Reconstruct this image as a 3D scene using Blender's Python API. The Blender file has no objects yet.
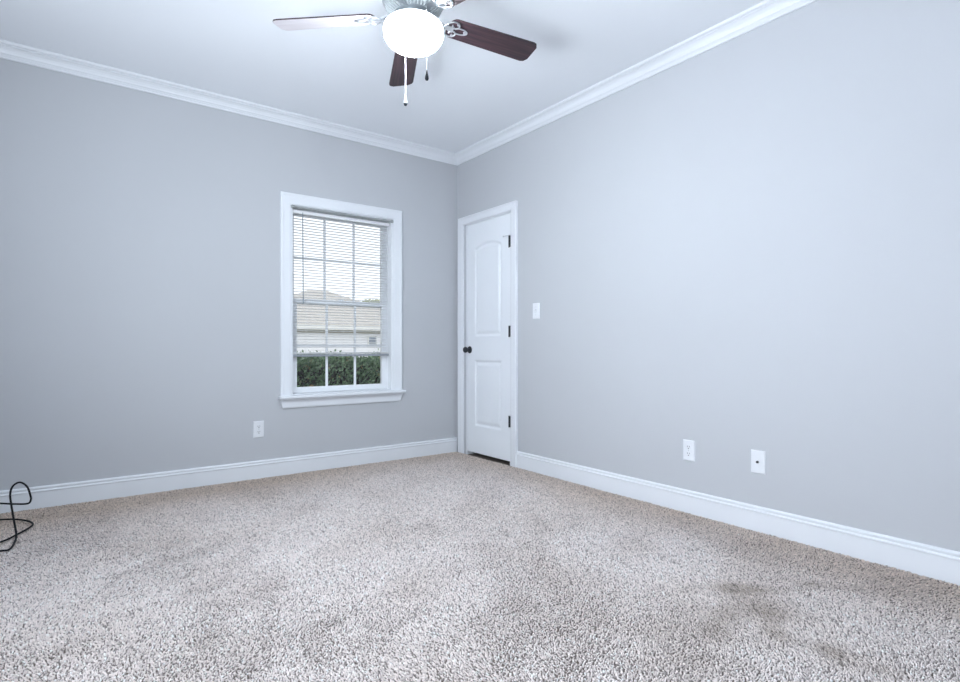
import bpy, bmesh, math, random
import numpy as np
from mathutils import Vector, Matrix

random.seed(7)
C = bpy.context.scene.collection
S = bpy.context.scene

# ------------------------------------------------------------------ camera, sky, lights, exposure
YAW = 36.778
cam_d = bpy.data.cameras.new('camera')
cam = bpy.data.objects.new('camera', cam_d)
C.objects.link(cam)
cam.location = (-2.8695, -4.1826, 0.9504)
cam.rotation_euler = (math.radians(90), 0, math.radians(-YAW))
cam_d.sensor_width = 36.0
cam_d.lens = 558.8 / 960 * 36
cam_d.shift_y = 5.9 / 960
cam_d.clip_start = 0.02
S.camera = cam

world = bpy.data.worlds.new('sky')
S.world = world
world.use_nodes = True
wb = world.node_tree.nodes['Background']
wb.inputs[0].default_value = (0.91, 0.955, 1.0, 1)
wb.inputs[1].default_value = 1.5


def area_light(name, loc, rot, sx, sy, power, color):
    d = bpy.data.lights.new(name, 'AREA')
    d.shape = 'RECTANGLE'
    d.size, d.size_y = sx, sy
    d.energy = power
    d.color = color
    o = bpy.data.objects.new(name, d)
    C.objects.link(o)
    o.location = loc
    o.rotation_euler = rot
    return o


# added fill light, set in a made-up left-wall window beside the camera
area_light('room_fill', (-3.66, -3.0, 1.40), (0, math.radians(-90), 0), 1.40, 1.50, 41, (0.82, 0.91, 1.0))
# added upward fill in the same window, brightens the ceiling
area_light('ceiling_fill', (-3.63, -3.0, 0.98), (0, math.radians(-140), 0), 0.50, 1.45, 62, (0.84, 0.92, 1.0))
LAMP = 122.0                                   # glow of the fan's glass bowl
LAMP_COL = (0.85, 0.935, 1.0)

S.view_settings.view_transform = 'Standard'
S.view_settings.look = 'None'
S.view_settings.gamma = 1.0
S.view_settings.use_curve_mapping = False
S.view_settings.exposure = 0.09


# ------------------------------------------------------------------ materials
def mat(name, col, rough=0.6, spec=0.5, metal=0.0, noise=None, bump=None, coat=0.0):
    """noise = (scale, amount) colour mottling; bump = (scale, strength, distance)."""
    m = bpy.data.materials.new(name)
    m.use_nodes = True
    nt = m.node_tree
    b = nt.nodes['Principled BSDF']
    b.inputs['Base Color'].default_value = (*col, 1)
    b.inputs['Roughness'].default_value = rough
    b.inputs['Specular IOR Level'].default_value = spec
    b.inputs['Metallic'].default_value = metal
    b.inputs['Coat Weight'].default_value = coat
    tc = nt.nodes.new('ShaderNodeTexCoord')
    if noise:
        n = nt.nodes.new('ShaderNodeTexNoise')
        n.inputs['Scale'].default_value = noise[0]
        n.inputs['Detail'].default_value = 4
        nt.links.new(tc.outputs['Object'], n.inputs['Vector'])
        r = nt.nodes.new('ShaderNodeValToRGB')
        a = noise[1]
        r.color_ramp.elements[0].position = 0.3
        r.color_ramp.elements[1].position = 0.7
        r.color_ramp.elements[0].color = (*[c * (1 - a) for c in col], 1)
        r.color_ramp.elements[1].color = (*[min(1, c * (1 + a)) for c in col], 1)
        nt.links.new(n.outputs['Fac'], r.inputs['Fac'])
        nt.links.new(r.outputs['Color'], b.inputs['Base Color'])
    if bump:
        n2 = nt.nodes.new('ShaderNodeTexNoise')
        n2.inputs['Scale'].default_value = bump[0]
        n2.inputs['Detail'].default_value = 3
        nt.links.new(tc.outputs['Object'], n2.inputs['Vector'])
        bn = nt.nodes.new('ShaderNodeBump')
        bn.inputs['Strength'].default_value = bump[1]
        bn.inputs['Distance'].default_value = bump[2]
        nt.links.new(n2.outputs['Fac'], bn.inputs['Height'])
        nt.links.new(bn.outputs['Normal'], b.inputs['Normal'])
    return m


def wood_mat(name, dark, light, rough=0.35):
    m = bpy.data.materials.new(name)
    m.use_nodes = True
    nt = m.node_tree
    b = nt.nodes['Principled BSDF']
    tc = nt.nodes.new('ShaderNodeTexCoord')
    mp = nt.nodes.new('ShaderNodeMapping')
    mp.inputs['Scale'].default_value = (2.2, 46, 46)
    n = nt.nodes.new('ShaderNodeTexNoise')
    n.inputs['Scale'].default_value = 1.6
    n.inputs['Detail'].default_value = 6
    n.inputs['Distortion'].default_value = 0.5
    r = nt.nodes.new('ShaderNodeValToRGB')
    r.color_ramp.elements[0].position = 0.33
    r.color_ramp.elements[1].position = 0.68
    r.color_ramp.elements[0].color = (*dark, 1)
    r.color_ramp.elements[1].color = (*light, 1)
    nt.links.new(tc.outputs['Object'], mp.inputs['Vector'])
    nt.links.new(mp.outputs['Vector'], n.inputs['Vector'])
    nt.links.new(n.outputs['Fac'], r.inputs['Fac'])
    nt.links.new(r.outputs['Color'], b.inputs['Base Color'])
    b.inputs['Roughness'].default_value = rough
    return m


def glass_mat():
    m = bpy.data.materials.new('window_glass')
    m.use_nodes = True
    nt = m.node_tree
    nt.nodes.remove(nt.nodes['Principled BSDF'])
    out = nt.nodes['Material Output']
    t = nt.nodes.new('ShaderNodeBsdfTransparent')
    t.inputs[0].default_value = (0.97, 0.97, 0.97, 1)
    g = nt.nodes.new('ShaderNodeBsdfGlossy')
    g.inputs['Roughness'].default_value = 0.02
    f = nt.nodes.new('ShaderNodeFresnel')
    f.inputs[0].default_value = 1.45
    mx = nt.nodes.new('ShaderNodeMixShader')
    nt.links.new(f.outputs[0], mx.inputs[0])
    nt.links.new(t.outputs[0], mx.inputs[1])
    nt.links.new(g.outputs[0], mx.inputs[2])
    nt.links.new(mx.outputs[0], out.inputs['Surface'])
    return m


def slat_mat():
    m = mat('blind_vinyl', (0.78, 0.79, 0.80), 0.4)
    return m


M = dict(
    wall=mat('wall_paint', (0.500, 0.512, 0.538), 0.75, 0.12, noise=(1.3, 0.012), bump=(260, 0.06, 0.002)),
    ceil=mat('ceiling_paint', (0.88, 0.905, 0.945), 0.9, 0.2, bump=(180, 0.05, 0.002)),
    trim=mat('white_trim_paint', (0.76, 0.78, 0.815), 0.34, 0.5, noise=(2.5, 0.01)),
    door=mat('white_door_paint', (0.80, 0.825, 0.86), 0.36, 0.5, noise=(2.5, 0.01)),
    vinyl=mat('white_window_vinyl', (0.80, 0.82, 0.85), 0.35, noise=(3, 0.01)),
    slat=slat_mat(),
    railgrey=mat('blind_bottom_rail', (0.27, 0.29, 0.32), 0.5, noise=(6, 0.03)),
    wand=mat('grey_plastic_wand', (0.22, 0.26, 0.30), 0.25, noise=(8, 0.05)),
    rod=mat('brushed_grey_rod', (0.36, 0.38, 0.38), 0.4, metal=0.35, noise=(20, 0.06)),
    plate=mat('white_plate_plastic', (0.755, 0.77, 0.80), 0.35, noise=(5, 0.01)),
    slot=mat('dark_slot', (0.03, 0.03, 0.035), 0.6, noise=(30, 0.1)),
    screw=mat('plate_screw', (0.55, 0.56, 0.58), 0.35, metal=0.6, noise=(50, 0.05)),
    black=mat('black_hardware', (0.008, 0.010, 0.016), 0.5, noise=(20, 0.15)),
    cable=mat('black_cable_jacket', (0.008, 0.008, 0.010), 0.7, 0.25, noise=(30, 0.1)),
    nickel=mat('pewter_fan_metal', (0.60, 0.63, 0.65), 0.28, metal=0.75, noise=(14, 0.08)),
    iron=mat('pale_blade_iron', (0.52, 0.54, 0.57), 0.32, metal=0.8, noise=(18, 0.08)),
    vent=mat('vent_rib', (0.40, 0.43, 0.44), 0.6, noise=(20, 0.1)),
    wood=wood_mat('dark_mahogany', (0.011, 0.007, 0.011), (0.060, 0.027, 0.033), 0.42),
    paleunder=wood_mat('pale_blade_face', (0.66, 0.61, 0.64), (0.76, 0.72, 0.75), 0.4),
    chain=mat('chain_metal', (0.62, 0.63, 0.65), 0.3, metal=0.8, noise=(60, 0.08)),
    pull=mat('dark_chain_pull', (0.012, 0.014, 0.018), 0.6, 0.2, noise=(40, 0.1)),
    pullw=mat('white_chain_pull', (0.75, 0.76, 0.78), 0.3, noise=(40, 0.03)),
    glass=glass_mat(),
    floor=mat('carpet_backing', (0.16, 0.135, 0.12), 0.95, 0.1, noise=(160, 0.25)),
    darkroom=mat('closet_shade', (0.02, 0.02, 0.02), 0.9, noise=(2, 0.05)),
    ext=mat('exterior_siding', (0.91, 0.92, 0.96), 0.7, noise=(1.2, 0.03)),
    fascia=mat('exterior_white_fascia', (0.86, 0.86, 0.84), 0.5, noise=(1.2, 0.03)),
    gutter=mat('grey_gutter', (0.34, 0.33, 0.27), 0.6, noise=(2, 0.06)),
    extglass=mat('dark_exterior_pane', (0.24, 0.28, 0.34), 0.2, noise=(2, 0.1)),
    bark=mat('shrub_branch', (0.035, 0.03, 0.022), 0.9, noise=(20, 0.3)),
    lawn=mat('dry_pale_lawn', (0.36, 0.36, 0.31), 0.95, noise=(3, 0.3)),
    trunk=mat('tree_trunk', (0.12, 0.09, 0.07), 0.9, noise=(6, 0.3)),
)


def shingle_mat():
    m = bpy.data.materials.new('tan_shingles')
    m.use_nodes = True
    nt = m.node_tree
    b = nt.nodes['Principled BSDF']
    b.inputs['Roughness'].default_value = 0.9
    tc = nt.nodes.new('ShaderNodeTexCoord')
    br = nt.nodes.new('ShaderNodeTexBrick')
    br.inputs['Scale'].default_value = 2.2
    br.inputs['Color1'].default_value = (0.61, 0.58, 0.54, 1)
    br.inputs['Color2'].default_value = (0.53, 0.505, 0.475, 1)
    br.inputs['Mortar'].default_value = (0.43, 0.41, 0.39, 1)
    br.inputs['Mortar Size'].default_value = 0.03
    nt.links.new(tc.outputs['Object'], br.inputs['Vector'])
    nt.links.new(br.outputs['Color'], b.inputs['Base Color'])
    return m


def leaf_mat(name, cols):
    m = bpy.data.materials.new(name)
    m.use_nodes = True
    nt = m.node_tree
    b = nt.nodes['Principled BSDF']
    b.inputs['Roughness'].default_value = 0.35
    tc = nt.nodes.new('ShaderNodeTexCoord')
    n = nt.nodes.new('ShaderNodeTexVoronoi')
    n.inputs['Scale'].default_value = 34
    r = nt.nodes.new('ShaderNodeValToRGB')
    r.color_ramp.elements[0].color = (*cols[0], 1)
    r.color_ramp.elements[1].color = (*cols[1], 1)
    e = r.color_ramp.elements.new(0.94)
    e.color = (*cols[1], 1)
    r.color_ramp.elements[2].color = (*cols[2], 1)
    s = nt.nodes.new('ShaderNodeSeparateColor')
    nt.links.new(tc.outputs['Object'], n.inputs['Vector'])
    nt.links.new(n.outputs['Color'], s.inputs[0])
    nt.links.new(s.outputs[0], r.inputs['Fac'])
    nt.links.new(r.outputs['Color'], b.inputs['Base Color'])
    return m


M['shingle'] = shingle_mat()
M['leaf'] = leaf_mat('hedge_leaf', ((0.045, 0.11, 0.045), (0.26, 0.40, 0.22), (0.42, 0.30, 0.12)))
M['treeleaf'] = leaf_mat('tree_leaf', ((0.35, 0.40, 0.24), (0.50, 0.52, 0.34), (0.5, 0.46, 0.28)))


def bowl_mat():
    m = bpy.data.materials.new('lit_opal_glass')
    m.use_nodes = True
    nt = m.node_tree
    b = nt.nodes['Principled BSDF']
    b.inputs['Base Color'].default_value = (0.85, 0.87, 0.88, 1)
    b.inputs['Roughness'].default_value = 0.25
    b.inputs['Emission Color'].default_value = (*LAMP_COL, 1)
    # the bulbs sit low in the bowl: the glass near the rim glows much less
    tc = nt.nodes.new('ShaderNodeTexCoord')
    sp = nt.nodes.new('ShaderNodeSeparateXYZ')
    mr = nt.nodes.new('ShaderNodeMapRange')
    mr.interpolation_type = 'SMOOTHSTEP'
    mr.inputs['From Min'].default_value = -0.270      # heights below the ceiling
    mr.inputs['From Max'].default_value = -0.325
    mr.inputs['To Min'].default_value = LAMP * 0.025
    mr.inputs['To Max'].default_value = LAMP
    nt.links.new(tc.outputs['Object'], sp.inputs[0])
    nt.links.new(sp.outputs['Z'], mr.inputs['Value'])
    nt.links.new(mr.outputs['Result'], b.inputs['Emission Strength'])
    return m


M['bowl'] = bowl_mat()


def carpet_mat():
    m = bpy.data.materials.new('carpet_yarn')
    m.use_nodes = True
    nt = m.node_tree
    b = nt.nodes['Principled BSDF']
    b.inputs['Roughness'].default_value = 0.85
    b.inputs['Specular IOR Level'].default_value = 0.2
    a = nt.nodes.new('ShaderNodeVertexColor')
    a.layer_name = 'yarn'
    nt.links.new(a.outputs['Color'], b.inputs['Base Color'])
    return m


M['carpet'] = carpet_mat()


# ------------------------------------------------------------------ mesh helpers
def nb():
    return bmesh.new()


def box(bm, x0, x1, y0, y1, z0, z1):
    v = [bm.verts.new(p) for p in
         [(x0, y0, z0), (x1, y0, z0), (x1, y1, z0), (x0, y1, z0), (x0, y0, z1), (x1, y0, z1), (x1, y1, z1), (x0, y1, z1)]]
    for f in [(0, 3, 2, 1), (4, 5, 6, 7), (0, 1, 5, 4), (1, 2, 6, 5), (2, 3, 7, 6), (3, 0, 4, 7)]:
        bm.faces.new([v[i] for i in f])
    return v


def bevel(bm, w, seg=2):
    bmesh.ops.bevel(bm, geom=list(bm.edges), offset=w, segments=seg, affect='EDGES', profile=0.6)


def prism(bm, pts, f0, f1):
    """closed polygon pts (2-D), f0/f1 map a 2-D point to the two end positions."""
    a = [bm.verts.new(f0(p)) for p in pts]
    b = [bm.verts.new(f1(p)) for p in pts]
    n = len(pts)
    bm.faces.new(a)
    bm.faces.new(b[::-1])
    for i in range(n):
        j = (i + 1) % n
        bm.faces.new([a[j], a[i], b[i], b[j]])


def loft(bm, rings, closed_ring=True, caps=True):
    vs = [[bm.verts.new(p) for p in r] for r in rings]
    n = len(rings[0])
    for k in range(len(vs) - 1):
        for i in range(n if closed_ring else n - 1):
            j = (i + 1) % n
            bm.faces.new([vs[k][i], vs[k][j], vs[k + 1][j], vs[k + 1][i]])
    if caps and closed_ring:
        bm.faces.new(vs[0][::-1])
        bm.faces.new(vs[-1])
    return vs


def lathe(bm, prof, cx, cy, n=40):
    """prof = [(r, z), ...] around a vertical axis."""
    rings = []
    for r, z in prof:
        r = max(r, 1e-4)
        rings.append([(cx + r * math.cos(2 * math.pi * i / n), cy + r * math.sin(2 * math.pi * i / n), z) for i in range(n)])
    loft(bm, rings)


def lathe_axis(bm, prof, org, axis, n=24):
    ax = Vector(axis).normalized()
    u = ax.orthogonal().normalized()
    w = ax.cross(u)
    rings = []
    for r, t in prof:
        r = max(r, 1e-4)
        rings.append([tuple(Vector(org) + ax * t + (u * math.cos(2 * math.pi * i / n) + w * math.sin(2 * math.pi * i / n)) * r)
                      for i in range(n)])
    loft(bm, rings)


def smooth_path(pts, sub=8, closed=False):
    P = [Vector(p) for p in pts]
    out = []
    n = len(P)
    rng = range(n if closed else n - 1)
    for i in rng:
        p0 = P[(i - 1) % n] if (closed or i > 0) else P[0]
        p1, p2 = P[i], P[(i + 1) % n]
        p3 = P[(i + 2) % n] if (closed or i + 2 < n) else P[-1]
        for k in range(sub):
            t = k / sub
            out.append(0.5 * ((2 * p1) + (-p0 + p2) * t + (2 * p0 - 5 * p1 + 4 * p2 - p3) * t * t + (-p0 + 3 * p1 - 3 * p2 + p3) * t ** 3))
    if not closed:
        out.append(P[-1])
    return out


def tube(bm, pts, r, n=8, closed=False):
    P = [Vector(p) for p in pts]
    N = len(P)
    rings = []
    up = None
    for i in range(N):
        if closed:
            t = (P[(i + 1) % N] - P[i - 1]).normalized()
        else:
            t = (P[min(i + 1, N - 1)] - P[max(i - 1, 0)]).normalized()
        if up is None:
            up = t.orthogonal().normalized()
        up = (up - t * up.dot(t)).normalized()
        w = t.cross(up)
        rr = r(i / (N - 1)) if callable(r) else r
        rings.append([tuple(P[i] + (up * math.cos(2 * math.pi * k / n) + w * math.sin(2 * math.pi * k / n)) * rr) for k in range(n)])
    if closed:
        rings.append(rings[0])
        loft(bm, rings, caps=False)
        bmesh.ops.remove_doubles(bm, verts=list(bm.verts), dist=1e-6)
    else:
        loft(bm, rings)


def world_loc(p):
    v = Vector((0, 0, 0))
    while p is not None:
        v = v + p.location
        p = p.parent
    return v


def obj(name, bm, m, parent=None, origin=None, smooth=False):
    bmesh.ops.recalc_face_normals(bm, faces=list(bm.faces))
    off = world_loc(parent) if parent is not None else Vector((0, 0, 0))
    o0 = Vector(origin) if origin is not None else (off if parent is not None else Vector((0, 0, 0)))
    for v in bm.verts:
        v.co -= o0
    me = bpy.data.meshes.new(name)
    bm.to_mesh(me)
    bm.free()
    if not isinstance(m, (list, tuple)):
        m = [m]
    for k in m:
        me.materials.append(k)
    if smooth:
        me.polygons.foreach_set('use_smooth', [True] * len(me.polygons))
        try:
            me.set_sharp_from_angle(angle=math.radians(38))
        except Exception:
            pass
    o = bpy.data.objects.new(name, me)
    C.objects.link(o)
    o.location = o0 - off
    if parent is not None:
        o.parent = parent
    return o


def tag(o, label, cat, group=None, kind=None):
    o['label'] = label
    o['category'] = cat
    if group:
        o['group'] = group
    if kind:
        o['kind'] = kind
    return o


def thing(name, label, cat, loc, group=None):
    o = bpy.data.objects.new(name, None)
    o.empty_display_size = 0.1
    C.objects.link(o)
    o.location = loc
    return tag(o, label, cat, group)


def struct(o, label=None, cat=None):
    o['kind'] = 'structure'
    if label:
        o['label'] = label
    if cat:
        o['category'] = cat
    return o


# ------------------------------------------------------------------ room shell
X0, Y0, H, T = -3.62, -4.75, 2.674, 0.14        # left wall, wall behind the camera, ceiling, wall thickness
WX0, WX1, WZ0, WZ1 = -1.500, -0.657, 0.590, 2.012   # window opening
DY0, DY1, DZ = -0.756, -0.139, 2.035              # door opening
LY0, LY1, LZ0, LZ1 = -3.75, -2.25, 0.70, 2.10     # made-up window of the left wall (out of frame)

b = nb()
box(b, X0 - T, T, Y0 - T, T, -0.10, 0.0)
struct(obj('floor', b, M['floor'], origin=(-1.8, -2.4, 0)), 'carpet backing of the bedroom floor', 'floor')
b = nb()
box(b, X0 - T, T, Y0 - T, T, H, H + 0.12)
struct(obj('ceiling', b, M['ceil'], origin=(-1.8, -2.4, H)), 'smooth white painted ceiling', 'ceiling')

b = nb()
box(b, X0 - T, WX0, 0, T, 0, H)
box(b, WX1, T, 0, T, 0, H)
box(b, WX0, WX1, 0, T, 0, WZ0)
box(b, WX0, WX1, 0, T, WZ1, H)
struct(obj('wall_back', b, M['wall'], origin=(-1.8, 0, 0)), 'light grey wall with the window in it', 'wall')
b = nb()
box(b, 0, T, DY1, 0, 0, H)
box(b, 0, T, Y0 - T, DY0, 0, H)
box(b, 0, T, DY0, DY1, DZ, H)
struct(obj('wall_right', b, M['wall'], origin=(0, -2, 0)), 'light grey wall with the white door in it', 'wall')
b = nb()
box(b, X0 - T, X0, Y0 - T, LY0, 0, H)
box(b, X0 - T, X0, LY1, 0, 0, H)
box(b, X0 - T, X0, LY0, LY1, 0, LZ0)
box(b, X0 - T, X0, LY0, LY1, LZ1, H)
struct(obj('wall_left', b, M['wall'], origin=(X0, -2, 0)), 'light grey wall at the left', 'wall')
b = nb()
box(b, X0, 0, Y0 - T, Y0, 0, H)
struct(obj('wall_front', b, M['wall'], origin=(-1.8, Y0, 0)), 'light grey wall behind the camera', 'wall')

# crown moulding, mitred round the four corners
CR = [(0.0, 2.594), (0.008, 2.594), (0.011, 2.597), (0.011, 2.6045), (0.0145, 2.6065), (0.0145, 2.610), (0.018, 2.6115), (0.018, 2.615),
      (0.023, 2.617), (0.027, 2.628), (0.034, 2.639), (0.044, 2.648), (0.054, 2.653), (0.054, 2.657), (0.060, 2.658), (0.066, 2.661),
      (0.069, 2.666), (0.069, H), (0.0, H)]


def run_profile(pr, wall):
    bm = nb()
    if wall == 'back':
        f0 = lambda p: (X0 + p[0], -p[0], p[1])
        f1 = lambda p: (-p[0], -p[0], p[1])
    elif wall == 'right':
        f0 = lambda p: (-p[0], Y0 + p[0], p[1])
        f1 = lambda p: (-p[0], -p[0], p[1])
    elif wall == 'left':
        f0 = lambda p: (X0 + p[0], Y0 + p[0], p[1])
        f1 = lambda p: (X0 + p[0], -p[0], p[1])
    else:
        f0 = lambda p: (X0 + p[0], Y0 + p[0], p[1])
        f1 = lambda p: (-p[0], Y0 + p[0], p[1])
    prism(bm, pr, f0, f1)
    return bm


for i, w in enumerate(('back', 'right', 'left', 'front')):
    struct(obj('trim_%d' % (i + 1), run_profile(CR, w), M['trim']), 'white crown moulding along the top of the %s wall' % w, 'crown moulding')

BB = [(0.0, 0.0), (0.0135, 0.0), (0.0135, 0.098), (0.0165, 0.101), (0.0170, 0.105), (0.0160, 0.109), (0.0105, 0.112), (0.0105, 0.117),
      (0.0135, 0.119), (0.0140, 0.124), (0.0125, 0.127), (0.006, 0.131), (0.0, 0.132)]
struct(obj('baseboard_back', run_profile(BB, 'back'), M['trim']), 'white baseboard under the window wall', 'baseboard')
struct(obj('baseboard_left', run_profile(BB, 'left'), M['trim']), 'white baseboard of the left wall', 'baseboard')
struct(obj('baseboard_front', run_profile(BB, 'front'), M['trim']), 'white baseboard behind the camera', 'baseboard')
DC0, DC1 = -0.842, -0.040                         # outer edges of the door casing
b = nb()
prism(b, BB, lambda p: (-p[0], Y0 + p[0], p[1]), lambda p: (-p[0], DC0, p[1]))
struct(obj('baseboard_right', b, M['trim']), 'white baseboard along the door wall', 'baseboard')

# ------------------------------------------------------------------ door
door = bpy.data.objects.new('door_1', None)
C.objects.link(door)
door.location = (0, -0.447, 0)
struct(door, 'white two panel interior door with arched upper panel and black knob', 'door')


def casing_profile(w, t=0.018):
    # (across from the inner edge, thickness)
    return [(0, 0), (0, t * 0.55), (w * 0.06, t * 0.62), (w * 0.10, t * 0.62), (w * 0.16, t * 0.75), (w * 0.45, t * 0.80), (w * 0.72, t * 0.86),
            (w * 0.80, t), (w * 0.94, t), (w, t * 0.80), (w, 0)]


# casing: three mitred lengths in one mesh (a continuous frame)
w = 0.068
cp = casing_profile(w, 0.024)
ciz = DZ - 0.002
ci0, ci1 = DC0 + w, DC1 - w
b = nb()
prism(b, cp, lambda p: (-p[1], ci1 + p[0], 0), lambda p: (-p[1], ci1 + p[0], ciz + p[0]))
prism(b, cp, lambda p: (-p[1], ci0 - p[0], 0), lambda p: (-p[1], ci0 - p[0], ciz + p[0]))
prism(b, cp, lambda p: (-p[1], ci0 - p[0], ciz + p[0]), lambda p: (-p[1], ci1 + p[0], ciz + p[0]))
obj('casing', b, M['trim'], door)
b = nb()
box(b, 0.0, T, DY1 - 0.012, DY1, 0, DZ)
box(b, 0.0, T, DY0, DY0 + 0.012, 0, DZ)
box(b, 0.0, T, DY0, DY1, DZ - 0.012, DZ)
# stop strips
box(b, 0.046, 0.058, DY1 - 0.026, DY1 - 0.012, 0, DZ - 0.012)
box(b, 0.046, 0.058, DY0 + 0.012, DY0 + 0.026, 0, DZ - 0.012)
box(b, 0.046, 0.058, DY0, DY1, DZ - 0.026, DZ - 0.012)
obj('jamb', b, M['trim'], door)

# slab with moulded panels, a height field over the face
SY0, SY1, SZ0, SZ1 = DY0 + 0.0145, DY1 - 0.0145, 0.032, 2.021
PY0, PY1 = -0.447 - 0.182, -0.447 + 0.182


def sd_panel(y, z, z0, zsh, rise):
    """signed distance (approx., inside negative) to a panel with an arched head."""
    cy, hw = 0.5 * (PY0 + PY1), 0.5 * (PY1 - PY0)
    dy = abs(y - cy) - hw
    top = zsh
    if rise > 0:
        R = (hw * hw + rise * rise) / (2 * rise)
        q = R * R - (y - cy) ** 2
        top = zsh + rise - R + math.sqrt(max(q, 0.0))
    dz = max(z0 - z, z - top)
    if dy > 0 and dz > 0:
        return math.hypot(dy, dz)
    return max(dy, dz)


def door_relief(y, z):
    d = min(sd_panel(y, z, 1.045, 1.800, 0.042), sd_panel(y, z, 0.270, 0.835, 0.0))
    # profile from the outside in: ogee groove, then the raised field
    if d > 0:
        return 0.0
    t = -d
    pts = [(0, 0), (0.006, -0.0065), (0.013, -0.0095), (0.019, -0.0100), (0.038, -0.0030), (0.046, -0.0018), (1, -0.0018)]
    for (a, fa), (c, fc) in zip(pts, pts[1:]):
        if t <= c:
            k = (t - a) / (c - a)
            return fa + (fc - fa) * k
    return -0.0018


b = nb()
ny = 130
zs = list(np.linspace(SZ0, SZ1, 330))
ys = list(np.linspace(SY0, SY1, ny))
FX = 0.004                                        # slab face is just behind the wall face
grid = [[b.verts.new((FX - door_relief(y, z), y, z)) for y in ys] for z in zs]
for i in range(len(zs) - 1):
    for j in range(ny - 1):
        b.faces.new([grid[i][j], grid[i][j + 1], grid[i + 1][j + 1], grid[i + 1][j]])
bx = FX + 0.035
ring = [grid[0][j] for j in range(ny)] + [grid[i][-1] for i in range(1, len(zs))] + [grid[-1][j] for j in range(ny - 2, -1, -1)] + \
       [grid[i][0] for i in range(len(zs) - 2, 0, -1)]
back = [b.verts.new((bx, v.co.y, v.co.z)) for v in ring]
for i in range(len(ring)):
    j = (i + 1) % len(ring)
    b.faces.new([ring[i], back[i], back[j], ring[j]])
b.faces.new(back[::-1])
slab = obj('slab', b, M['door'], door, smooth=True)

# knob
b = nb()
lathe_axis(b, [(0.0, 0), (0.031, 0), (0.032, 0.003), (0.028, 0.008), (0.014, 0.011), (0.011, 0.016), (0.0105, 0.026), (0.014, 0.032), (0.022, 0.037),
               (0.0265, 0.045), (0.0265, 0.053), (0.022, 0.060), (0.012, 0.064), (0.0, 0.065)], (FX, -0.190, 0.925), (-1, 0, 0), 28)
k = obj('knob', b, M['black'], door, smooth=True)
k['label'] = 'round black door knob'
for z in (1.795, 1.075, 0.352):
    b = nb()
    for q in range(5):                            # knuckles
        lathe_axis(b, [(0, 0), (0.0080, 0), (0.0085, 0.001), (0.0085, 0.0170), (0.0080, 0.0178), (0, 0.0178)],
                   (-0.006, SY0 - 0.004, z - 0.044 + q * 0.0178), (0, 0, 1), 12)
    box(b, 0.0006, 0.0050, SY0 - 0.004, SY0 + 0.018, z - 0.046, z + 0.046)
    hg = obj('hinge', b, M['black'], door, smooth=True)
    hg['label'] = 'black butt hinge'
    if z > 1.5:
        b = nb()                                  # hinge pin door stop
        lathe_axis(b, [(0, 0), (0.009, 0), (0.009, 0.004), (0, 0.004)], (-0.006, SY0 - 0.004, z + 0.046), (0, 0, 1), 12)
        tube(b, [(-0.006, SY0 - 0.004, z + 0.048), (-0.014, SY0 + 0.03, z + 0.048), (-0.016, SY0 + 0.060, z + 0.048)], 0.0028, 8)
        lathe_axis(b, [(0, 0), (0.006, 0), (0.007, 0.006), (0.004, 0.009), (0, 0.009)], (-0.0165, SY0 + 0.058, z + 0.048), (0.5, 1, 0), 12)
        ds = obj('door_stop', b, M['screw'], hg, smooth=True)
        ds['label'] = 'small hinge pin door stop'

# closet space behind the door, its lack of light painted near black
b = nb()
box(b, T + 0.60, T + 0.62, DY0 - 0.2, DY1 + 0.2, 0, DZ + 0.2)
box(b, T, T + 0.62, DY0 - 0.22, DY0 - 0.2, 0, DZ + 0.2)
box(b, T, T + 0.62, DY1 + 0.2, DY1 + 0.22, 0, DZ + 0.2)
box(b, T, T + 0.62, DY0 - 0.22, DY1 + 0.22, DZ + 0.2, DZ + 0.22)
box(b, T, T + 0.62, DY0 - 0.22, DY1 + 0.22, -0.1, 0.0)
struct(obj('wall_closet', b, M['darkroom']), 'unlit closet behind the white door', 'wall')

# ------------------------------------------------------------------ window
win = bpy.data.objects.new('window_1', None)
C.objects.link(win)
win.location = (0.5 * (WX0 + WX1), 0, WZ0)
struct(win, 'white double hung window with divided panes in the back wall', 'window')
w = 0.084
cp = casing_profile(w, 0.020)
b = nb()
i0, i1, iz = WX0 + 0.0, WX1 - 0.0, WZ1 - 0.0
prism(b, cp, lambda p: (i0 - p[0], -p[1], WZ0), lambda p: (i0 - p[0], -p[1], iz + p[0]))
prism(b, cp, lambda p: (i1 + p[0], -p[1], WZ0), lambda p: (i1 + p[0], -p[1], iz + p[0]))
prism(b, cp, lambda p: (i0 - p[0], -p[1], iz + p[0]), lambda p: (i1 + p[0], -p[1], iz + p[0]))
obj('casing', b, M['trim'], win)
b = nb()
box(b, WX0 - 0.100, WX1 + 0.100, -0.058, 0.0, WZ0 - 0.022, WZ0)
bevel(b, 0.007, 3)
box(b, WX0 + 0.0005, WX1 - 0.0005, -0.002, 0.075, WZ0 - 0.0, WZ0 + 0.006)
obj('stool', b, M['trim'], win)
ap = [(0.0, WZ0 - 0.022), (0.030, WZ0 - 0.022), (0.030, WZ0 - 0.030), (0.022, WZ0 - 0.040), (0.017, WZ0 - 0.052), (0.016, WZ0 - 0.085), (0.012, WZ0 - 0.094), (0.0, WZ0 - 0.097)]
b = nb()
sl = lambda p: (WZ0 - 0.022 - p[1]) * 0.30
prism(b, ap, lambda p: (WX0 - 0.088 + sl(p), -p[0], p[1]), lambda p: (WX1 + 0.088 - sl(p), -p[0], p[1]))
obj('apron', b, M['trim'], win)
b = nb()
JT = 0.012
box(b, WX0, WX0 + JT, 0, T, WZ0 + 0.006, WZ1)
box(b, WX1 - JT, WX1, 0, T, WZ0 + 0.006, WZ1)
box(b, WX0 + JT, WX1 - JT, 0, T, WZ1 - JT, WZ1)
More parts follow.
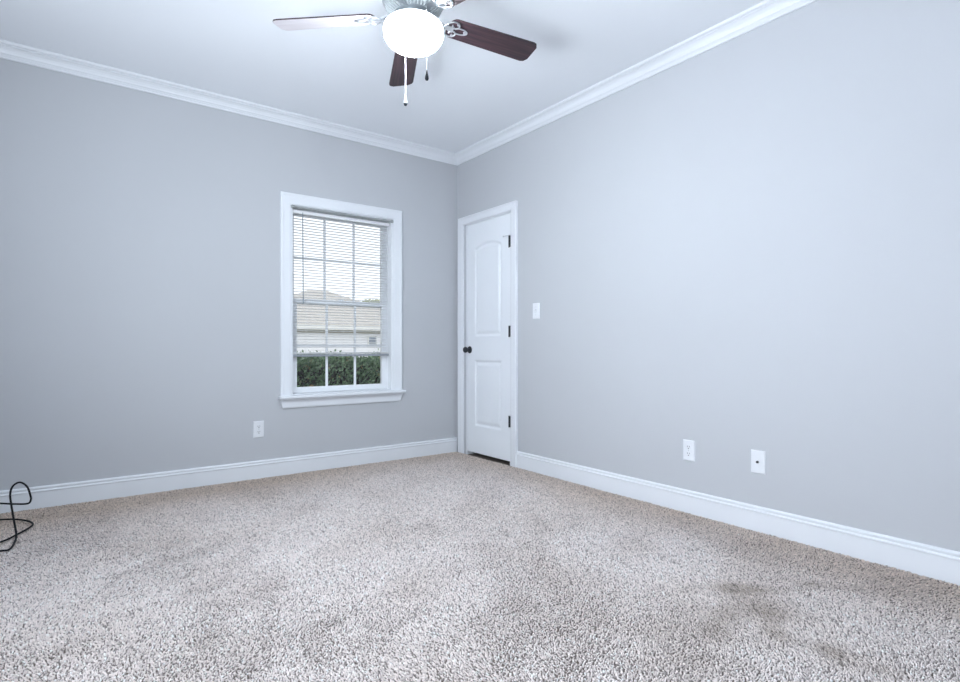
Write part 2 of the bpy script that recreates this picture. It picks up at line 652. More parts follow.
box(b, WX0 + JT, WX1 - JT, 0.075, T, WZ0 + 0.0005, WZ0 + 0.012)
# track ribs of the vinyl frame
for xa in (WX0 + JT, WX1 - JT - 0.008):
    box(b, xa, xa + 0.008, 0.060, 0.066, WZ0 + 0.006, WZ1 - JT)
    box(b, xa, xa + 0.008, 0.097, 0.101, WZ0 + 0.012, WZ1 - JT)
obj('jamb', b, M['vinyl'], win)

ZM = 1.300                                        # meeting rail


def sash(name, y0, y1, z0, z1, rail_b, rail_t, stile):
    xa, xb = WX0 + JT + 0.004, WX1 - JT - 0.004
    bm = nb()
    box(bm, xa, xa + stile, y0, y1, z0, z1)
    box(bm, xb - stile, xb, y0, y1, z0, z1)
    box(bm, xa + stile, xb - stile, y0, y1, z0, z0 + rail_b)
    box(bm, xa + stile, xb - stile, y0, y1, z1 - rail_t, z1)
    s = obj(name, bm, M['vinyl'], win)
    gx0, gx1, gz0, gz1 = xa + stile, xb - stile, z0 + rail_b, z1 - rail_t
    ym = 0.5 * (y0 + y1)
    g = nb()
    box(g, gx0, gx1, ym - 0.002, ym + 0.002, gz0, gz1)
    obj('pane', g, M['glass'], s)
    m_ = nb()
    for q in (1, 2):
        xc = gx0 + (gx1 - gx0) * q / 3
        box(m_, xc - 0.0095, xc + 0.0095, ym - 0.009, ym - 0.0025, gz0, gz1)
    zc = 0.5 * (gz0 + gz1)
    box(m_, gx0, gx1, ym - 0.0085, ym - 0.0026, zc - 0.0095, zc + 0.0095)
    obj('muntin_grid', m_, M['vinyl'], s)
    return s


sash('upper_sash', 0.102, 0.130, ZM - 0.020, WZ1 - JT, 0.034, 0.040, 0.036)
ls = sash('lower_sash', 0.068, 0.096, WZ0 + 0.012, ZM + 0.020, 0.040, 0.038, 0.048)
b = nb()
lathe_axis(b, [(0, 0), (0.016, 0), (0.016, 0.006), (0.010, 0.010), (0, 0.010)], (-1.08, 0.080, ZM + 0.020), (0, 0, 1), 16)
box(b, -1.096, -1.055, 0.072, 0.082, ZM + 0.024, ZM + 0.032)
obj('sash_lock', b, M['vinyl'], win)

# ------------------------------------------------------------------ mini blind
bl = thing('window_blind', 'white horizontal mini blind lowered most of the way down the window', 'blind', (0.5 * (WX0 + WX1), 0.036, 0.876))
BX0, BX1, BY = WX0 + 0.016, WX1 - 0.022, 0.036
b = nb()
box(b, BX0, BX1, BY - 0.019, BY + 0.013, 1.958, 1.984)
bevel(b, 0.002, 2)
obj('headrail', b, M['slat'], bl)
b = nb()


def slat(bm, z, tilt=0.0, jit=0.0):
    hw, th = 0.0125, 0.0006
    pr = []
    for k in range(5):
        u = -1 + k / 2
        pr.append((u * hw, 0.0022 * (1 - u * u) + u * hw * math.tan(tilt)))
    pts = [(y, zz + th) for y, zz in pr] + [(y, zz - th) for y, zz in reversed(pr)]
    prism(bm, pts, lambda p: (BX0 + 0.003, BY + p[0], z + p[1] + jit), lambda p: (BX1 - 0.003, BY + p[0], z + p[1] - jit))


z = 1.942
while z > 0.945:
    slat(b, z, math.radians(-4.5), random.uniform(-0.0008, 0.0008))
    z -= 0.0212
for q in range(4):                               # surplus slats gathered on the bottom rail
    slat(b, 0.897 + q * 0.0030, 0.0, random.uniform(-0.0006, 0.0006))
obj('slats', b, M['slat'], bl, smooth=True)
b = nb()
box(b, BX0, BX1, BY - 0.0125, BY + 0.0125, 0.876, 0.893)
bevel(b, 0.003, 2)
obj('bottom_rail', b, M['railgrey'], bl)
for xc in (BX0 + 0.11, 0.5 * (BX0 + BX1), BX1 - 0.11):
    b = nb()
    tube(b, [(xc, BY - 0.0138, 1.97), (xc, BY - 0.0138, 0.890)], 0.0008, 6)
    tube(b, [(xc, BY + 0.0138, 1.97), (xc, BY + 0.0138, 0.890)], 0.0008, 6)
    obj('ladder_cord', b, M['slat'], bl)
b = nb()
tube(b, [(-1.409, BY - 0.018, 1.968), (-1.407, BY - 0.020, 1.60), (-1.405, BY - 0.020, 1.305)], 0.0036, 8)
lathe_axis(b, [(0, 0), (0.0045, 0), (0.005, 0.01), (0.004, 0.03), (0, 0.032)], (-1.405, BY - 0.020, 1.280), (0, 0, 1), 10)
o = obj('tilt_wand', b, M['wand'], bl, smooth=True)
o['label'] = 'clear grey tilt wand'

# ------------------------------------------------------------------ tension rod
rd = thing('curtain_rod', 'thin grey curtain rod across the top of the window recess', 'curtain rod', (0.5 * (WX0 + WX1), -0.021, 1.985))
b = nb()
tube(b, [(WX0 + 0.004, -0.021, 1.995), (-1.0, -0.021, 1.995)], 0.0078, 12)
tube(b, [(-1.0, -0.021, 1.995), (WX1 - 0.016, -0.021, 1.995)], 0.0066, 12)
obj('rod', b, M['rod'], rd, smooth=True)
for xe, sg in ((WX0 - 0.006, 1), (WX1 - 0.006, -1)):
    b = nb()
    lathe_axis(b, [(0, 0), (0.0095, 0), (0.0130, 0.003), (0.0135, 0.010), (0.0125, 0.016), (0.0085, 0.020), (0, 0.020)], (xe, -0.021, 1.995), (sg, 0, 0), 18)
    box(b, xe - 0.004 if sg > 0 else xe - 0.008, xe + 0.008 if sg > 0 else xe + 0.004, -0.021, -0.0115, 1.986, 2.004)
    obj('end_bracket', b, M['rod'], rd, smooth=True)


# ------------------------------------------------------------------ wall plates
def plate_axes(wall, a, z):
    """maps (across, up, out) to world on a wall."""
    if wall == 'back':
        return lambda u, v, t: (a + u, -t, z + v)
    return lambda u, v, t: (-t, a - u, z + v)


def plate_mesh(f, w=0.074, h=0.118, t=0.0065):
    bm = nb()
    rings = []
    for ins, tt in ((0, 0), (0, t * 0.35), (0.0015, t * 0.7), (0.004, t * 0.95), (0.007, t)):
        hw, hh = w / 2 - ins, h / 2 - ins
        rings.append([f(-hw, -hh, tt), f(hw, -hh, tt), f(hw, hh, tt), f(-hw, hh, tt)])
    loft(bm, rings)
    return bm


def disc(f, u, v, t0, t1, r, n=14, sx=1.0):
    bm = nb()
    prism(bm, [(r * sx * math.cos(2 * math.pi * i / n), r * math.sin(2 * math.pi * i / n)) for i in range(n)],
          lambda p: f(u + p[0], v + p[1], t0), lambda p: f(u + p[0], v + p[1], t1))
    return bm


def rect(bm, f, u0, u1, v0, v1, t0, t1):
    prism(bm, [(u0, v0), (u1, v0), (u1, v1), (u0, v1)], lambda p: f(p[0], p[1], t0), lambda p: f(p[0], p[1], t1))


def outlet(wall, a, z, label):
    f = plate_axes(wall, a, z)
    t = thing('wall_outlet', label, 'outlet', f(0, 0, 0), 'duplex outlets low on the walls')
    obj('cover_plate', plate_mesh(f), M['plate'], t)
    for s in (1, -1):
        bm = nb()
        pts = []
        for i in range(24):
            an = 2 * math.pi * i / 24
            pts.append((0.017 * math.cos(an), max(-0.0135, min(0.0135, 0.017 * math.sin(an)))))
        prism(bm, pts, lambda p: f(p[0], s * 0.0195 + p[1], 0.006), lambda p: f(p[0], s * 0.0195 + p[1], 0.0085))
        rc = obj('receptacle', bm, M['plate'], t)
        sl_ = nb()
        rect(sl_, f, -0.0078, -0.0052, s * 0.0195 - 0.001, s * 0.0195 + 0.008, 0.0084, 0.0088)
        rect(sl_, f, 0.0052, 0.0078, s * 0.0195 - 0.000, s * 0.0195 + 0.008, 0.0084, 0.0088)
        prism(sl_, [(0.0032 * math.cos(2 * math.pi * i / 10), 0.0032 * math.sin(2 * math.pi * i / 10)) for i in range(10)],
              lambda p: f(p[0], s * 0.0195 - 0.0075 + p[1], 0.0084), lambda p: f(p[0], s * 0.0195 - 0.0075 + p[1], 0.0088))
        obj('slots', sl_, M['slot'], rc)
    obj('screw', disc(f, 0, 0, 0.006, 0.0078, 0.0032), M['screw'], t)
    return t


outlet('back', -1.736, 0.357, 'white duplex outlet on the window wall, below and left of the window')
outlet('right', -2.341, 0.359, 'white duplex outlet on the door wall above the baseboard')

f = plate_axes('right', -2.737, 0.359)
t = thing('cable_plate', 'white wall plate with one black cable socket beside the outlet', 'wall plate', f(0, 0, 0))
obj('cover_plate', plate_mesh(f), M['plate'], t)
bm = disc(f, 0, 0, 0.006, 0.0085, 0.0085, 6)
nut = obj('socket_nut', bm, M['screw'], t)
o = obj('coax_socket', disc(f, 0, 0, 0.008, 0.016, 0.0058, 16), M['black'], t)
o['label'] = 'black round cable socket'
for v in (0.041, -0.041):
    obj('screw', disc(f, 0, v, 0.006, 0.0072, 0.003), M['plate'], t)

f = plate_axes('right', -1.056, 1.222)
t = thing('light_switch', 'white single toggle light switch beside the door', 'switch', f(0, 0, 0))
obj('cover_plate', plate_mesh(f), M['plate'], t)
bm = nb()
rect(bm, f, -0.0055, 0.0055, -0.012, 0.012, 0.006, 0.0075)
obj('toggle_slot', bm, M['screw'], t)
bm = nb()
loft(bm, [[f(-0.0042, -0.006, 0.007), f(0.0042, -0.006, 0.007), f(0.0042, 0.005, 0.007), f(-0.0042, 0.005, 0.007)],
          [f(-0.0036, -0.013, 0.017), f(0.0036, -0.013, 0.017), f(0.0036, -0.007, 0.018), f(-0.0036, -0.007, 0.018)]])
obj('toggle', bm, M['plate'], t)
for v in (0.030, -0.030):
    obj('screw', disc(f, 0, v, 0.006, 0.0072, 0.003), M['screw'], t)

# ------------------------------------------------------------------ ceiling fan
FXc, FYc, FZ = -1.590, -1.966, 2.455
FH = 2.736
fan = thing('ceiling_fan', 'five blade ceiling fan with lit white glass bowl hanging from the ceiling', 'ceiling fan', (FXc, FYc, H))
b = nb()
lathe(b, [(0, H), (0.085, H), (0.088, H - 0.004), (0.086, H - 0.012), (0.070, H - 0.016), (0, H - 0.016)], FXc, FYc)
obj('canopy', b, M['nickel'], fan, smooth=True)
b = nb()
lathe(b, [(0, H - 0.010), (0.060, H - 0.010), (0.075, FH - 0.085), (0.110, FH - 0.100), (0.138, FH - 0.125), (0.148, FH - 0.155), (0.148, FH - 0.200),
          (0.140, FH - 0.225), (0.128, FH - 0.240), (0.126, FH - 0.246), (0.110, FH - 0.262), (0.085, FH - 0.274), (0.060, FH - 0.280), (0, FH - 0.280)], FXc, FYc, 56)
housing = obj('motor_housing', b, M['nickel'], fan, smooth=True)
b = nb()
for i in range(40):                                # ribbed band round the lower housing
    an = 2 * math.pi * i / 40
    ca, sa = math.cos(an), math.sin(an)
    tube(b, [(FXc + r * ca, FYc + r * sa, zz) for r, zz in ((0.127, FH - 0.242), (0.112, FH - 0.263), (0.086, FH - 0.276))], 0.0042, 6)
obj('vent_ribs', b, M['vent'], housing, smooth=True)
b = nb()
lathe(b, [(0, FH - 0.278), (0.052, FH - 0.278), (0.058, FH - 0.288), (0.058, FH - 0.296), (0.072, FH - 0.300), (0.098, FH - 0.304), (0.112, FH - 0.312),
          (0.118, FH - 0.322), (0.118, FH - 0.330), (0, FH - 0.330)], FXc, FYc, 48)
obj('light_fitter', b, M['nickel'], fan, smooth=True)

RB = 2.417
b = nb()
prof = [(0.108, RB + 0.004), (0.120, RB + 0.000), (0.131, RB - 0.010), (0.1360, RB - 0.026), (0.1345, RB - 0.042)]
for k in range(1, 13):
    a = k / 12 * math.pi / 2
    prof.append((0.1345 * math.cos(a) ** 0.9, RB - 0.042 - 0.080 * math.sin(a)))
lathe(b, [(0, RB + 0.004)] + prof, FXc, FYc, 56)
o = obj('glass_bowl', b, M['bowl'], fan, smooth=True)
o['label'] = 'glowing white glass light bowl'


def blade_outline():
    pts = []
    r0, r1, w0, w1, cut = 0.172, 0.652, 0.058, 0.0685, 0.030
    for k in range(9):                             # rounded root
        a = math.pi / 2 + math.pi * k / 8
        pts.append((r0 + 0.030 + 0.030 * math.cos(a), w0 * math.sin(a) if abs(math.sin(a)) > 0.999 else (w0 - 0.012) * math.sin(a) + 0.012 * math.copysign(abs(math.sin(a)) ** 0.3, math.sin(a))))
    pts += [(r1 - cut, -w1), (r1 - cut * 0.45, -w1 + 0.005), (r1, -w1 + 0.026), (r1, w1 - 0.026), (r1 - cut * 0.45, w1 - 0.005), (r1 - cut, w1)]
    return pts


PITCH = math.radians(12)


def blade_place(o, ang, droop=0.0):
    o.location = (0, 0, FZ - H)
    o.rotation_euler = (PITCH * -1, droop, ang)


# blade local frame: x outward, y counter-clockwise side (lower), z up
def make_blade(face):
    bm = nb()
    pts = blade_outline()
    prism(bm, pts, lambda p: (p[0], p[1], -0.003), lambda p: (p[0], p[1], 0.003))
    bm.normal_update()
    bmesh.ops.recalc_face_normals(bm, faces=list(bm.faces))
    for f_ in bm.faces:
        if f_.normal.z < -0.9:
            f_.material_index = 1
    me = bpy.data.meshes.new('blade')
    bm.to_mesh(me)
    bm.free()
    me.materials.append(M['wood'])
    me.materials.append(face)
    o = bpy.data.objects.new('blade', me)
    C.objects.link(o)
    o.parent = fan
    return o


def make_iron():
    bm = nb()
    zb = -0.0065
    # arm from the motor
    loft(bm, [[(x, -hw, z0 - 0.003), (x, hw, z0 - 0.003), (x, hw, z0 + 0.003), (x, -hw, z0 + 0.003)]
              for x, hw, z0 in ((0.075, 0.017, 0.010), (0.115, 0.013, 0.006), (0.150, 0.010, -0.004), (0.180, 0.013, zb), (0.200, 0.016, zb))])
    # scrolls
    for s in (1, -1):
        lp = [(0.150, 0.004 * s), (0.160, 0.026 * s), (0.184, 0.044 * s), (0.210, 0.042 * s), (0.222, 0.024 * s), (0.210, 0.010 * s), (0.192, 0.014 * s), (0.188, 0.026 * s)]
        tube(bm, smooth_path([(x, y, zb - 0.001) for x, y in lp], 6), 0.0036, 8)
    tube(bm, smooth_path([(0.195, 0.0, zb), (0.222, 0.016, zb - 0.001), (0.258, 0.014, zb), (0.274, 0.0, zb), (0.258, -0.014, zb), (0.222, -0.016, zb - 0.001)], 6, True), 0.0034, 8, True)
    for x, y in ((0.212, 0.036), (0.212, -0.036), (0.262, 0.0)):
        lathe_axis(bm, [(0, -0.004), (0.007, -0.004), (0.007, 0.003), (0.004, 0.005), (0, 0.005)], (x, y, zb), (0, 0, -1), 12)
    bmesh.ops.recalc_face_normals(bm, faces=list(bm.faces))
    me = bpy.data.meshes.new('blade_iron')
    bm.to_mesh(me)
    bm.free()
    me.materials.append(M['iron'])
    me.polygons.foreach_set('use_smooth', [True] * len(me.polygons))
    me.set_sharp_from_angle(angle=math.radians(40))
    return me


iron_me = make_iron()
PH = -7.2
for i in range(5):
    pale = (i == 2)  # underside of this blade is coloured paler than the others
    bo = make_blade(M['paleunder'] if pale else M['wood'])
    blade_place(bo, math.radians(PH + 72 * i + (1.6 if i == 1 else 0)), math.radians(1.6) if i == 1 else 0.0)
    bo['label'] = 'fan blade with a pale underside' if pale else 'dark mahogany fan blade'
    io = bpy.data.objects.new('blade_iron', iron_me)
    C.objects.link(io)
    io.parent = bo


def chain(px, py, z_top, z_bot, pull_m, tip_m=None):
    bm = nb()
    prof_z = z_top
    tube(bm, [(px, py, z_top), (px, py, z_bot)], 0.0012, 6)
    q0 = Vector((px - FXc, py - FYc)).normalized() * 0.112
    tube(bm, [(FXc + q0.x, FYc + q0.y, z_top + 0.003), (px, py, z_top)], 0.002, 6)
    zz = z_top
    while zz > z_bot:
        bmesh.ops.create_icosphere(bm, subdivisions=1, radius=0.0021, matrix=Matrix.Translation((px, py, zz)))
        zz -= 0.0062
    c = obj('pull_chain', bm, M['chain'], fan, smooth=True)
    p = nb()
    lathe(p, [(0, z_bot + 0.004), (0.0028, z_bot + 0.002), (0.0045, z_bot - 0.010), (0.0078, z_bot - 0.026), (0.0082, z_bot - 0.033), (0.006, z_bot - 0.040), (0, z_bot - 0.042)], px, py, 16)
    q = obj('chain_pull', p, pull_m, c, smooth=True)
    if tip_m:
        p = nb()
        lathe(p, [(0, z_bot - 0.0335), (0.0086, z_bot - 0.0335), (0.0088, z_bot - 0.037), (0.006, z_bot - 0.044), (0, z_bot - 0.047)], px, py, 16)
        q2 = obj('pull_tip', p, tip_m, c, smooth=True)
        q2['label'] = 'dark tip of the white chain pull'
        q['label'] = 'white chain pull'
    else:
        q['label'] = 'dark teardrop chain pull'


Rv = Vector((math.cos(math.radians(YAW)), -math.sin(math.radians(YAW))))
Fv = Vector((math.sin(math.radians(YAW)), math.cos(math.radians(YAW))))
c1 = Vector((FXc, FYc)) + Rv * 0.072 - Fv * 0.122
c2 = Vector((FXc, FYc)) - Rv * 0.055 + Fv * 0.138
chain(c1.x, c1.y, 2.412, 2.145, M['pull'])
chain(c2.x, c2.y, 2.412, 2.152, M['pullw'], M['pull'])

# ------------------------------------------------------------------ carpet pile
def carpet():
    rng = np.random.default_rng(3)
    pitch = 0.0066
    xs = np.arange(X0 + 0.02, -0.018, pitch)
    ysv = np.arange(Y0 + 0.6, -0.018, pitch)
    gx, gy = np.meshgrid(xs, ysv)
    gx = gx.ravel() + rng.uniform(-0.45, 0.45, gx.size) * pitch
    gy = gy.ravel() + rng.uniform(-0.45, 0.45, gy.size) * pitch
    # keep what the camera or one a step aside could see
    cx, cy = cam.location.x, cam.location.y
    d = (gx - cx) * Fv.x + (gy - cy) * Fv.y
    keep = d > 0.75
    gx, gy, d = gx[keep], gy[keep], d[keep]
    n = gx.size

    # broad lean of the pile: soft random field, roughed up where people have walked
    def field(seed, scale, k=10):
        r = np.random.default_rng(seed)
        out = np.zeros(n)
        for _ in range(k):
            a = r.uniform(0, 2 * math.pi)
            fr = scale * r.uniform(0.5, 1.6)
            out += np.sin((gx * math.cos(a) + gy * math.sin(a)) * fr + r.uniform(0, 6.28))
        return out / math.sqrt(k / 2)

    lx = 0.0016 * field(1, 5) + 0.0010 * field(2, 22)
    ly = 0.0016 * field(4, 5) + 0.0010 * field(5, 22)
    side, fwd = rng.normal(0, 0.0030, n), rng.normal(0, 0.0014, n)
    lx += side * Rv.x + fwd * Fv.x
    ly += side * Rv.y + fwd * Fv.y
    h = rng.uniform(0.0050, 0.0085, n)
    h = np.where(rng.random(n) < 0.07, h * 0.35, h)     # a few sunken ends leave dark gaps

    def blob(px, py, sx, sy, ang):
        c, s = math.cos(ang), math.sin(ang)
        u = (gx - px) * c + (gy - py) * s
        v = -(gx - px) * s + (gy - py) * c
        return np.exp(-(u / sx) ** 2 - (v / sy) ** 2)

    wear = np.zeros(n)
    for a in WEAR:
        wear += a[5] * blob(*a[:5])
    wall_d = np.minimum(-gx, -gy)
    edge = np.exp(-(wall_d / 0.36) ** 2) * 0.78 + np.exp(-(np.abs(gy) / 0.5) ** 2) * np.clip((-gx - 0.9) / 1.6, 0, 1) * 0.75  # tan near walls: dust, plus light falloff put into the yarn colour
    # crushed pile lies flatter, away from the viewer
    wr = np.clip(wear * (1 + 0.35 * field(8, 26)) + 0.10 * field(9, 9), 0, 1.2)
    lx += wr * 0.004 * Fv.x
    ly += wr * 0.004 * Fv.y
    h *= 1 - 0.30 * np.clip(wr, 0, 1)

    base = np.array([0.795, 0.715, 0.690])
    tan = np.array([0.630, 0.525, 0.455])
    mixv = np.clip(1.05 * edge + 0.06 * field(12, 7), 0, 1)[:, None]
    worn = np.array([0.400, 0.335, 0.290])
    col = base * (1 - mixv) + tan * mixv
    wm = np.clip(wr, 0, 1)[:, None] * 0.8
    col = col * (1 - wm) + worn * wm
    v = rng.normal(1.0, 0.12, n)
    fleck = rng.random(n)
    v = np.where(fleck < 0.12, v * 0.50, v)
    v = np.where(fleck > 0.90, v * 1.18, v)
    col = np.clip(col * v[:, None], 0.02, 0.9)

    # a tuft: twisted, tapering, three sided yarn end
    k = 3
    a0 = rng.uniform(0, 2 * math.pi, n)
    r0 = rng.uniform(0.0027, 0.0039, n)
    V = np.zeros((n, 7, 3), np.float32)
    for i in range(3):
        a = a0 + 2 * math.pi * i / 3
        V[:, i, 0] = gx + r0 * 0.85 * np.cos(a)
        V[:, i, 1] = gy + r0 * 0.85 * np.sin(a)
        V[:, i, 2] = 0.0
        a2 = a + 0.7
        V[:, 3 + i, 0] = gx + lx * 0.75 + r0 * np.cos(a2)
        V[:, 3 + i, 1] = gy + ly * 0.75 + r0 * np.sin(a2)
        V[:, 3 + i, 2] = h * 0.72
    V[:, 6, 0] = gx + lx * 1.25
    V[:, 6, 1] = gy + ly * 1.25
    V[:, 6, 2] = h
    # keep yarn off the walls
    V[:, :, 0] = np.clip(V[:, :, 0], X0 + 0.016, -0.0165)
    V[:, :, 1] = np.clip(V[:, :, 1], None, -0.0165)
    tri = np.array([[0, 1, 4], [0, 4, 3], [1, 2, 5], [1, 5, 4], [2, 0, 3], [2, 3, 5], [3, 4, 6], [4, 5, 6], [5, 3, 6]], np.int32)
    F = (tri[None] + (np.arange(n, dtype=np.int32) * 7)[:, None, None]).reshape(-1, 3)
    me = bpy.data.meshes.new('carpet_pile')
    me.vertices.add(n * 7)
    me.vertices.foreach_set('co', V.ravel())
    me.loops.add(F.size)
    me.loops.foreach_set('vertex_index', F.ravel())
    me.polygons.add(len(F))
    me.polygons.foreach_set('loop_start', np.arange(0, F.size, 3, dtype=np.int32))
    me.polygons.foreach_set('use_smooth', np.ones(len(F), bool))
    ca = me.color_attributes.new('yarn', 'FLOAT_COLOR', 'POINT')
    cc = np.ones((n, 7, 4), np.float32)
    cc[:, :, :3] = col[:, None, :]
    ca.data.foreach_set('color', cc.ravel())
    me.update()
    me.validate()
    me.materials.append(M['carpet'])
    o = bpy.data.objects.new('carpet_pile', me)
    C.objects.link(o)
    return o


# worn patches: x, y, size along, size across, angle, strength
WEAR = [(-0.72, -3.05, 0.26, 0.055, -0.61, 0.75), (-0.88, -3.16, 0.13, 0.09, -0.6, 0.8), (-0.96, -3.38, 0.14, 0.05, -1.45, 0.95),
        (-1.10, -3.18, 0.28, 0.18, -0.6, 0.40), (-0.45, -3.22, 0.20, 0.04, -0.9, 0.45), (-0.97, -3.56, 0.12, 0.05, -1.0, 0.4)]
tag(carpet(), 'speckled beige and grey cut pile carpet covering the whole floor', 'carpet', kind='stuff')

# ------------------------------------------------------------------ black cable at the left
def unproj_floor(u, v, z):
    tx = (u - 480) / 558.8
    d = (z - 0.9504) * 558.8 / (346.9 - v)
    p = Vector((cam.location.x, cam.location.y)) + d * (Fv + tx * Rv)
    return (p.x, p.y, z)


def at_depth(u, v, d):
    tx = (u - 480) / 558.8
    p = Vector((cam.location.x, cam.location.y)) + d * (Fv + tx * Rv)
    return (p.x, p.y, 0.9504 + (346.9 - v) / 558.8 * d)


CZ = 0.019                                        # cable axis when lying on the pile
pA = [(-3.598, -1.02, 0.32), (-3.585, -1.00, 0.16), (-3.50, -0.95, 0.035), unproj_floor(-34, 556, CZ), unproj_floor(0, 551, CZ), unproj_floor(9, 549.5, CZ + 0.002),
      unproj_floor(14, 543.5, CZ + 0.004), at_depth(16.3, 535, 2.745), at_depth(14.2, 522, 2.80), at_depth(11.3, 505, 2.84), at_depth(10.2, 494, 2.86), at_depth(13, 486, 2.87),
      at_depth(20, 482.3, 2.88), at_depth(27, 486.5, 2.89), at_depth(30.3, 495, 2.90), at_depth(30.8, 500, 2.905), at_depth(27.5, 503.6, 2.91), at_depth(14, 504, 2.92),
      at_depth(0, 503.4, 2.94), at_depth(-22, 503, 2.96)]
pB = [at_depth(-44, 509, 2.97), unproj_floor(-42, 522, CZ), unproj_floor(-20, 520.5, CZ), unproj_floor(0, 519.6, CZ), unproj_floor(15, 519.3, CZ), unproj_floor(27, 520.8, CZ), unproj_floor(32.8, 523.8, CZ), unproj_floor(29.5, 527.5, CZ),
      unproj_floor(16, 535, CZ - 0.001), unproj_floor(0, 542, CZ), unproj_floor(-30, 547, CZ), (-3.45, -0.80, CZ), (-3.52, -0.55, CZ)]
b = nb()
tube(b, smooth_path(pA + pB, 8), 0.0046, 10)
cab = obj('cable', b, M['cable'], smooth=True, origin=unproj_floor(9, 549.5, 0.0))
tag(cab, 'thin black cable curled in loops on the carpet by the baseboard', 'cable')
f = lambda u, v, t: (X0 + t, -1.02 + u, 0.36 + v)
t = thing('cable_plate', 'white wall plate on the left wall that the black cable comes out of', 'wall plate', (X0, -1.02, 0.36))
obj('cover_plate', plate_mesh(f), M['plate'], t)

# ------------------------------------------------------------------ left-wall window (made up to hold the fill lights, out of frame)
w2 = bpy.data.objects.new('fill_window', None)
C.objects.link(w2)
w2.location = (X0, 0.5 * (LY0 + LY1), LZ0)
struct(w2, 'made-up white framed window in the left wall', 'window')
b = nb()
for (y0, y1, z0, z1) in ((LY0 - 0.085, LY0, LZ0, LZ1 + 0.085), (LY1, LY1 + 0.085, LZ0, LZ1 + 0.085), (LY0, LY1, LZ1, LZ1 + 0.085), (LY0 - 0.10, LY1 + 0.10, LZ0 - 0.10, LZ0)):
    box(b, X0, X0 + 0.018, y0, y1, z0, z1)
obj('casing', b, M['trim'], w2)
b = nb()
for (y0, y1, z0, z1) in ((LY0, LY0 + 0.05, LZ0, LZ1), (LY1 - 0.05, LY1, LZ0, LZ1), (LY0, LY1, LZ0, LZ0 + 0.05), (LY0, LY1, LZ1 - 0.05, LZ1),
                         (-3.025, -2.975, LZ0, LZ1), (LY0, LY1, 1.375, 1.425)):
    box(b, X0 - 0.13, X0 - 0.09, y0, y1, z0, z1)
obj('window_frame', b, M['vinyl'], w2)

# ------------------------------------------------------------------ outside
b = nb()
box(b, -30, 45, T + 0.02, 70, -0.90, -0.80)
gr = obj('ground', b, M['lawn'])
struct(gr, 'pale dry ground outside the window', 'ground')


def leaves(bm, n, sample, size, rng):
    for _ in range(n):
        p = Vector(sample())
        s = size * rng.uniform(0.6, 1.25)
        a = Vector((rng.gauss(0, 1), rng.gauss(0, 1), rng.gauss(0, 1))).normalized()
        u = a.orthogonal().normalized()
        w_ = a.cross(u)
        v = [bm.verts.new(p + q) for q in (-u * s, w_ * s * 0.45 + a * s * 0.12, u * s, -w_ * s * 0.45 + a * s * 0.12)]
        bm.faces.new([v[0], v[1], v[2]])
        bm.faces.new([v[0], v[2], v[3]])


rng = random.Random(11)
HX0, HX1, HY0, HY1, HZ = -3.0, 2.2, 0.75, 1.65, 0.865
hd = thing('hedge', 'dense dark green hedge just outside the window', 'hedge', (0.0, 0.5 * (HY0 + HY1), -0.80))
b = nb()


def hs():
    x = rng.uniform(HX0, HX1)
    q = rng.random()
    dep = abs(rng.gauss(0, 0.07))
    if q < 0.62:
        y, z = HY0 + dep, rng.uniform(-0.8, HZ)
    elif q < 0.9:
        y, z = rng.uniform(HY0, HY1), HZ - dep
    else:
        y, z = HY1 - dep, rng.uniform(-0.8, HZ)
    k = 0.05 * math.sin(x * 3.1) + 0.03 * math.sin(x * 7.3 + 1) + 0.02 * math.sin(x * 15 + z * 9)
    return (x, y + k, z + k * 0.5 + (rng.uniform(0, 0.05) if rng.random() < 0.2 else 0))


leaves(b, 60000, hs, 0.024, rng)
obj('foliage', b, M['leaf'], hd)
b = nb()
box(b, HX0 + 0.1, HX1 - 0.1, HY0 + 0.12, HY1 - 0.12, -0.80, HZ - 0.10)
for i in range(70):
    x = rng.uniform(HX0 + 0.1, HX1 - 0.1)
    tube(b, [(x, rng.uniform(HY0 + 0.3, HY1 - 0.3), -0.8), (x + rng.uniform(-0.1, 0.1), rng.uniform(HY0 + 0.1, HY0 + 0.4), 0.1), (x + rng.uniform(-0.2, 0.2), HY0 + rng.uniform(0.02, 0.2), HZ - 0.1)], 0.007, 5)
obj('branches', b, M['bark'], hd)

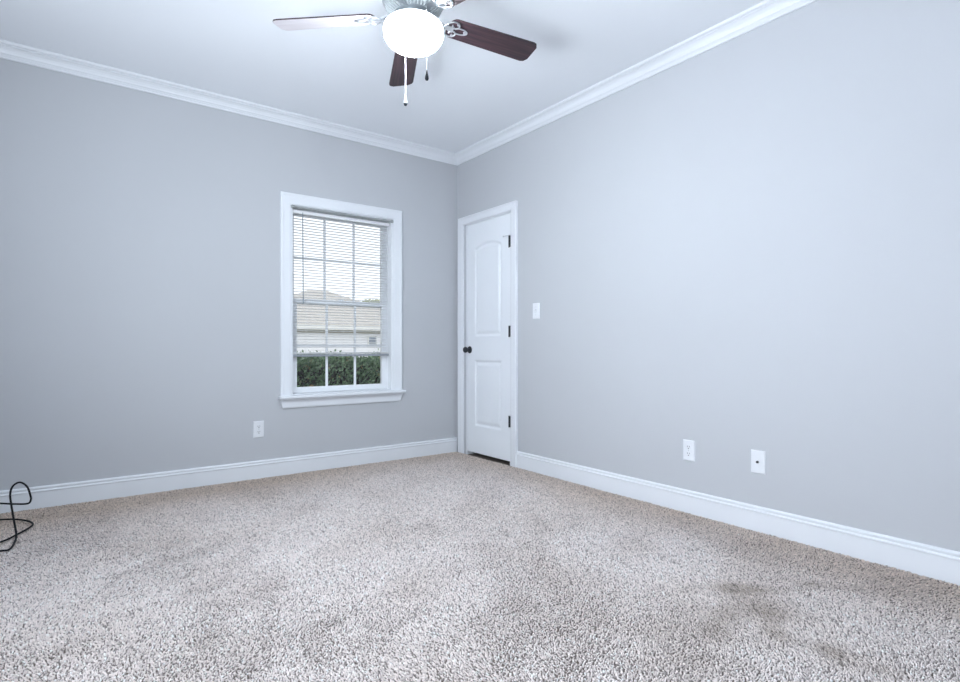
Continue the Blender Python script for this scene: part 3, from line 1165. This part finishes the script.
# neighbouring house
EY, EZ = 21.8, 1.94
hs_ = thing('house', 'pale neighbouring house with tan shingled roof beyond the hedge', 'house', (8.5, EY + 4, -0.80))
b = nb()
box(b, 1.0, 17.0, EY + 0.4, EY + 8, -0.80, 1.86)
for i in range(14):                                # lap siding
    zz = -0.7 + i * 0.165
    prism(b, [(0, zz), (0.03, zz), (0.004, zz + 0.16), (0, zz + 0.16)], lambda p: (1.0, EY + 0.4 - p[0], p[1]), lambda p: (17.0, EY + 0.4 - p[0], p[1]))
obj('wall', b, M['ext'], hs_)
b = nb()
rz = lambda e: EZ + 0.10 + 0.34 * e
prism(b, [(EY - 0.05, rz(0) - 0.12), (EY - 0.05, rz(0)), (EY + 4.2, rz(4.2)), (EY + 8.4, rz(0)), (EY + 8.4, rz(0) - 0.12)], lambda p: (0.5, p[0], p[1]), lambda p: (17.5, p[0], p[1]))
# higher hip roof behind
lo = [(5.6, EY + 2.6, 2.9), (12.6, EY + 2.6, 2.9), (12.6, EY + 9.5, 2.9), (5.6, EY + 9.5, 2.9)]
v = [b.verts.new(p) for p in lo] + [b.verts.new((8.55, EY + 6, 4.26)), b.verts.new((9.75, EY + 6, 4.26))]
for fc in ((0, 1, 5, 4), (1, 2, 5), (2, 3, 4, 5), (3, 0, 4), (3, 2, 1, 0)):
    b.faces.new([v[i] for i in fc])
obj('roof', b, M['shingle'], hs_)
b = nb()
box(b, 0.5, 17.5, EY - 0.08, EY + 0.40, EZ - 0.16, EZ + 0.06)
obj('soffit', b, M['fascia'], hs_)
b = nb()
box(b, 0.9, 17.1, EY + 0.24, EY + 0.36, EZ - 0.30, EZ - 0.17)
obj('gutter', b, M['gutter'], hs_)
b = nb()
box(b, 9.66, 10.16, EY + 0.33, EY + 0.40, 0.94, 1.51)
wn = obj('window', b, M['fascia'], hs_)
b = nb()
for q in range(3):
    box(b, 9.71, 10.11, EY + 0.318, EY + 0.331, 0.98 + q * 0.175, 1.13 + q * 0.175)
obj('pane', b, M['extglass'], wn)

for i, (x, y, hgt, rad, lab) in enumerate(((15.6, 34.0, 4.5, 1.4, 'pale green tree rising behind the right end of the house roof'),)):
    tr = thing('tree', lab, 'tree', (x, y, -0.80))
    b = nb()
    leaves(b, 2600, lambda: tuple(Vector((x, y, hgt - rad)) + Vector((rng.gauss(0, 1), rng.gauss(0, 1), rng.gauss(0, 1))).normalized() * rad * rng.uniform(0.4, 1.0)), 0.16, rng)
    obj('crown', b, M['treeleaf'], tr)
    b = nb()
    tube(b, [(x, y, -0.8), (x + 0.1, y, 1.5), (x, y, hgt - rad)], lambda t_: 0.16 - 0.08 * t_, 8)
    obj('trunk', b, M['trunk'], tr)
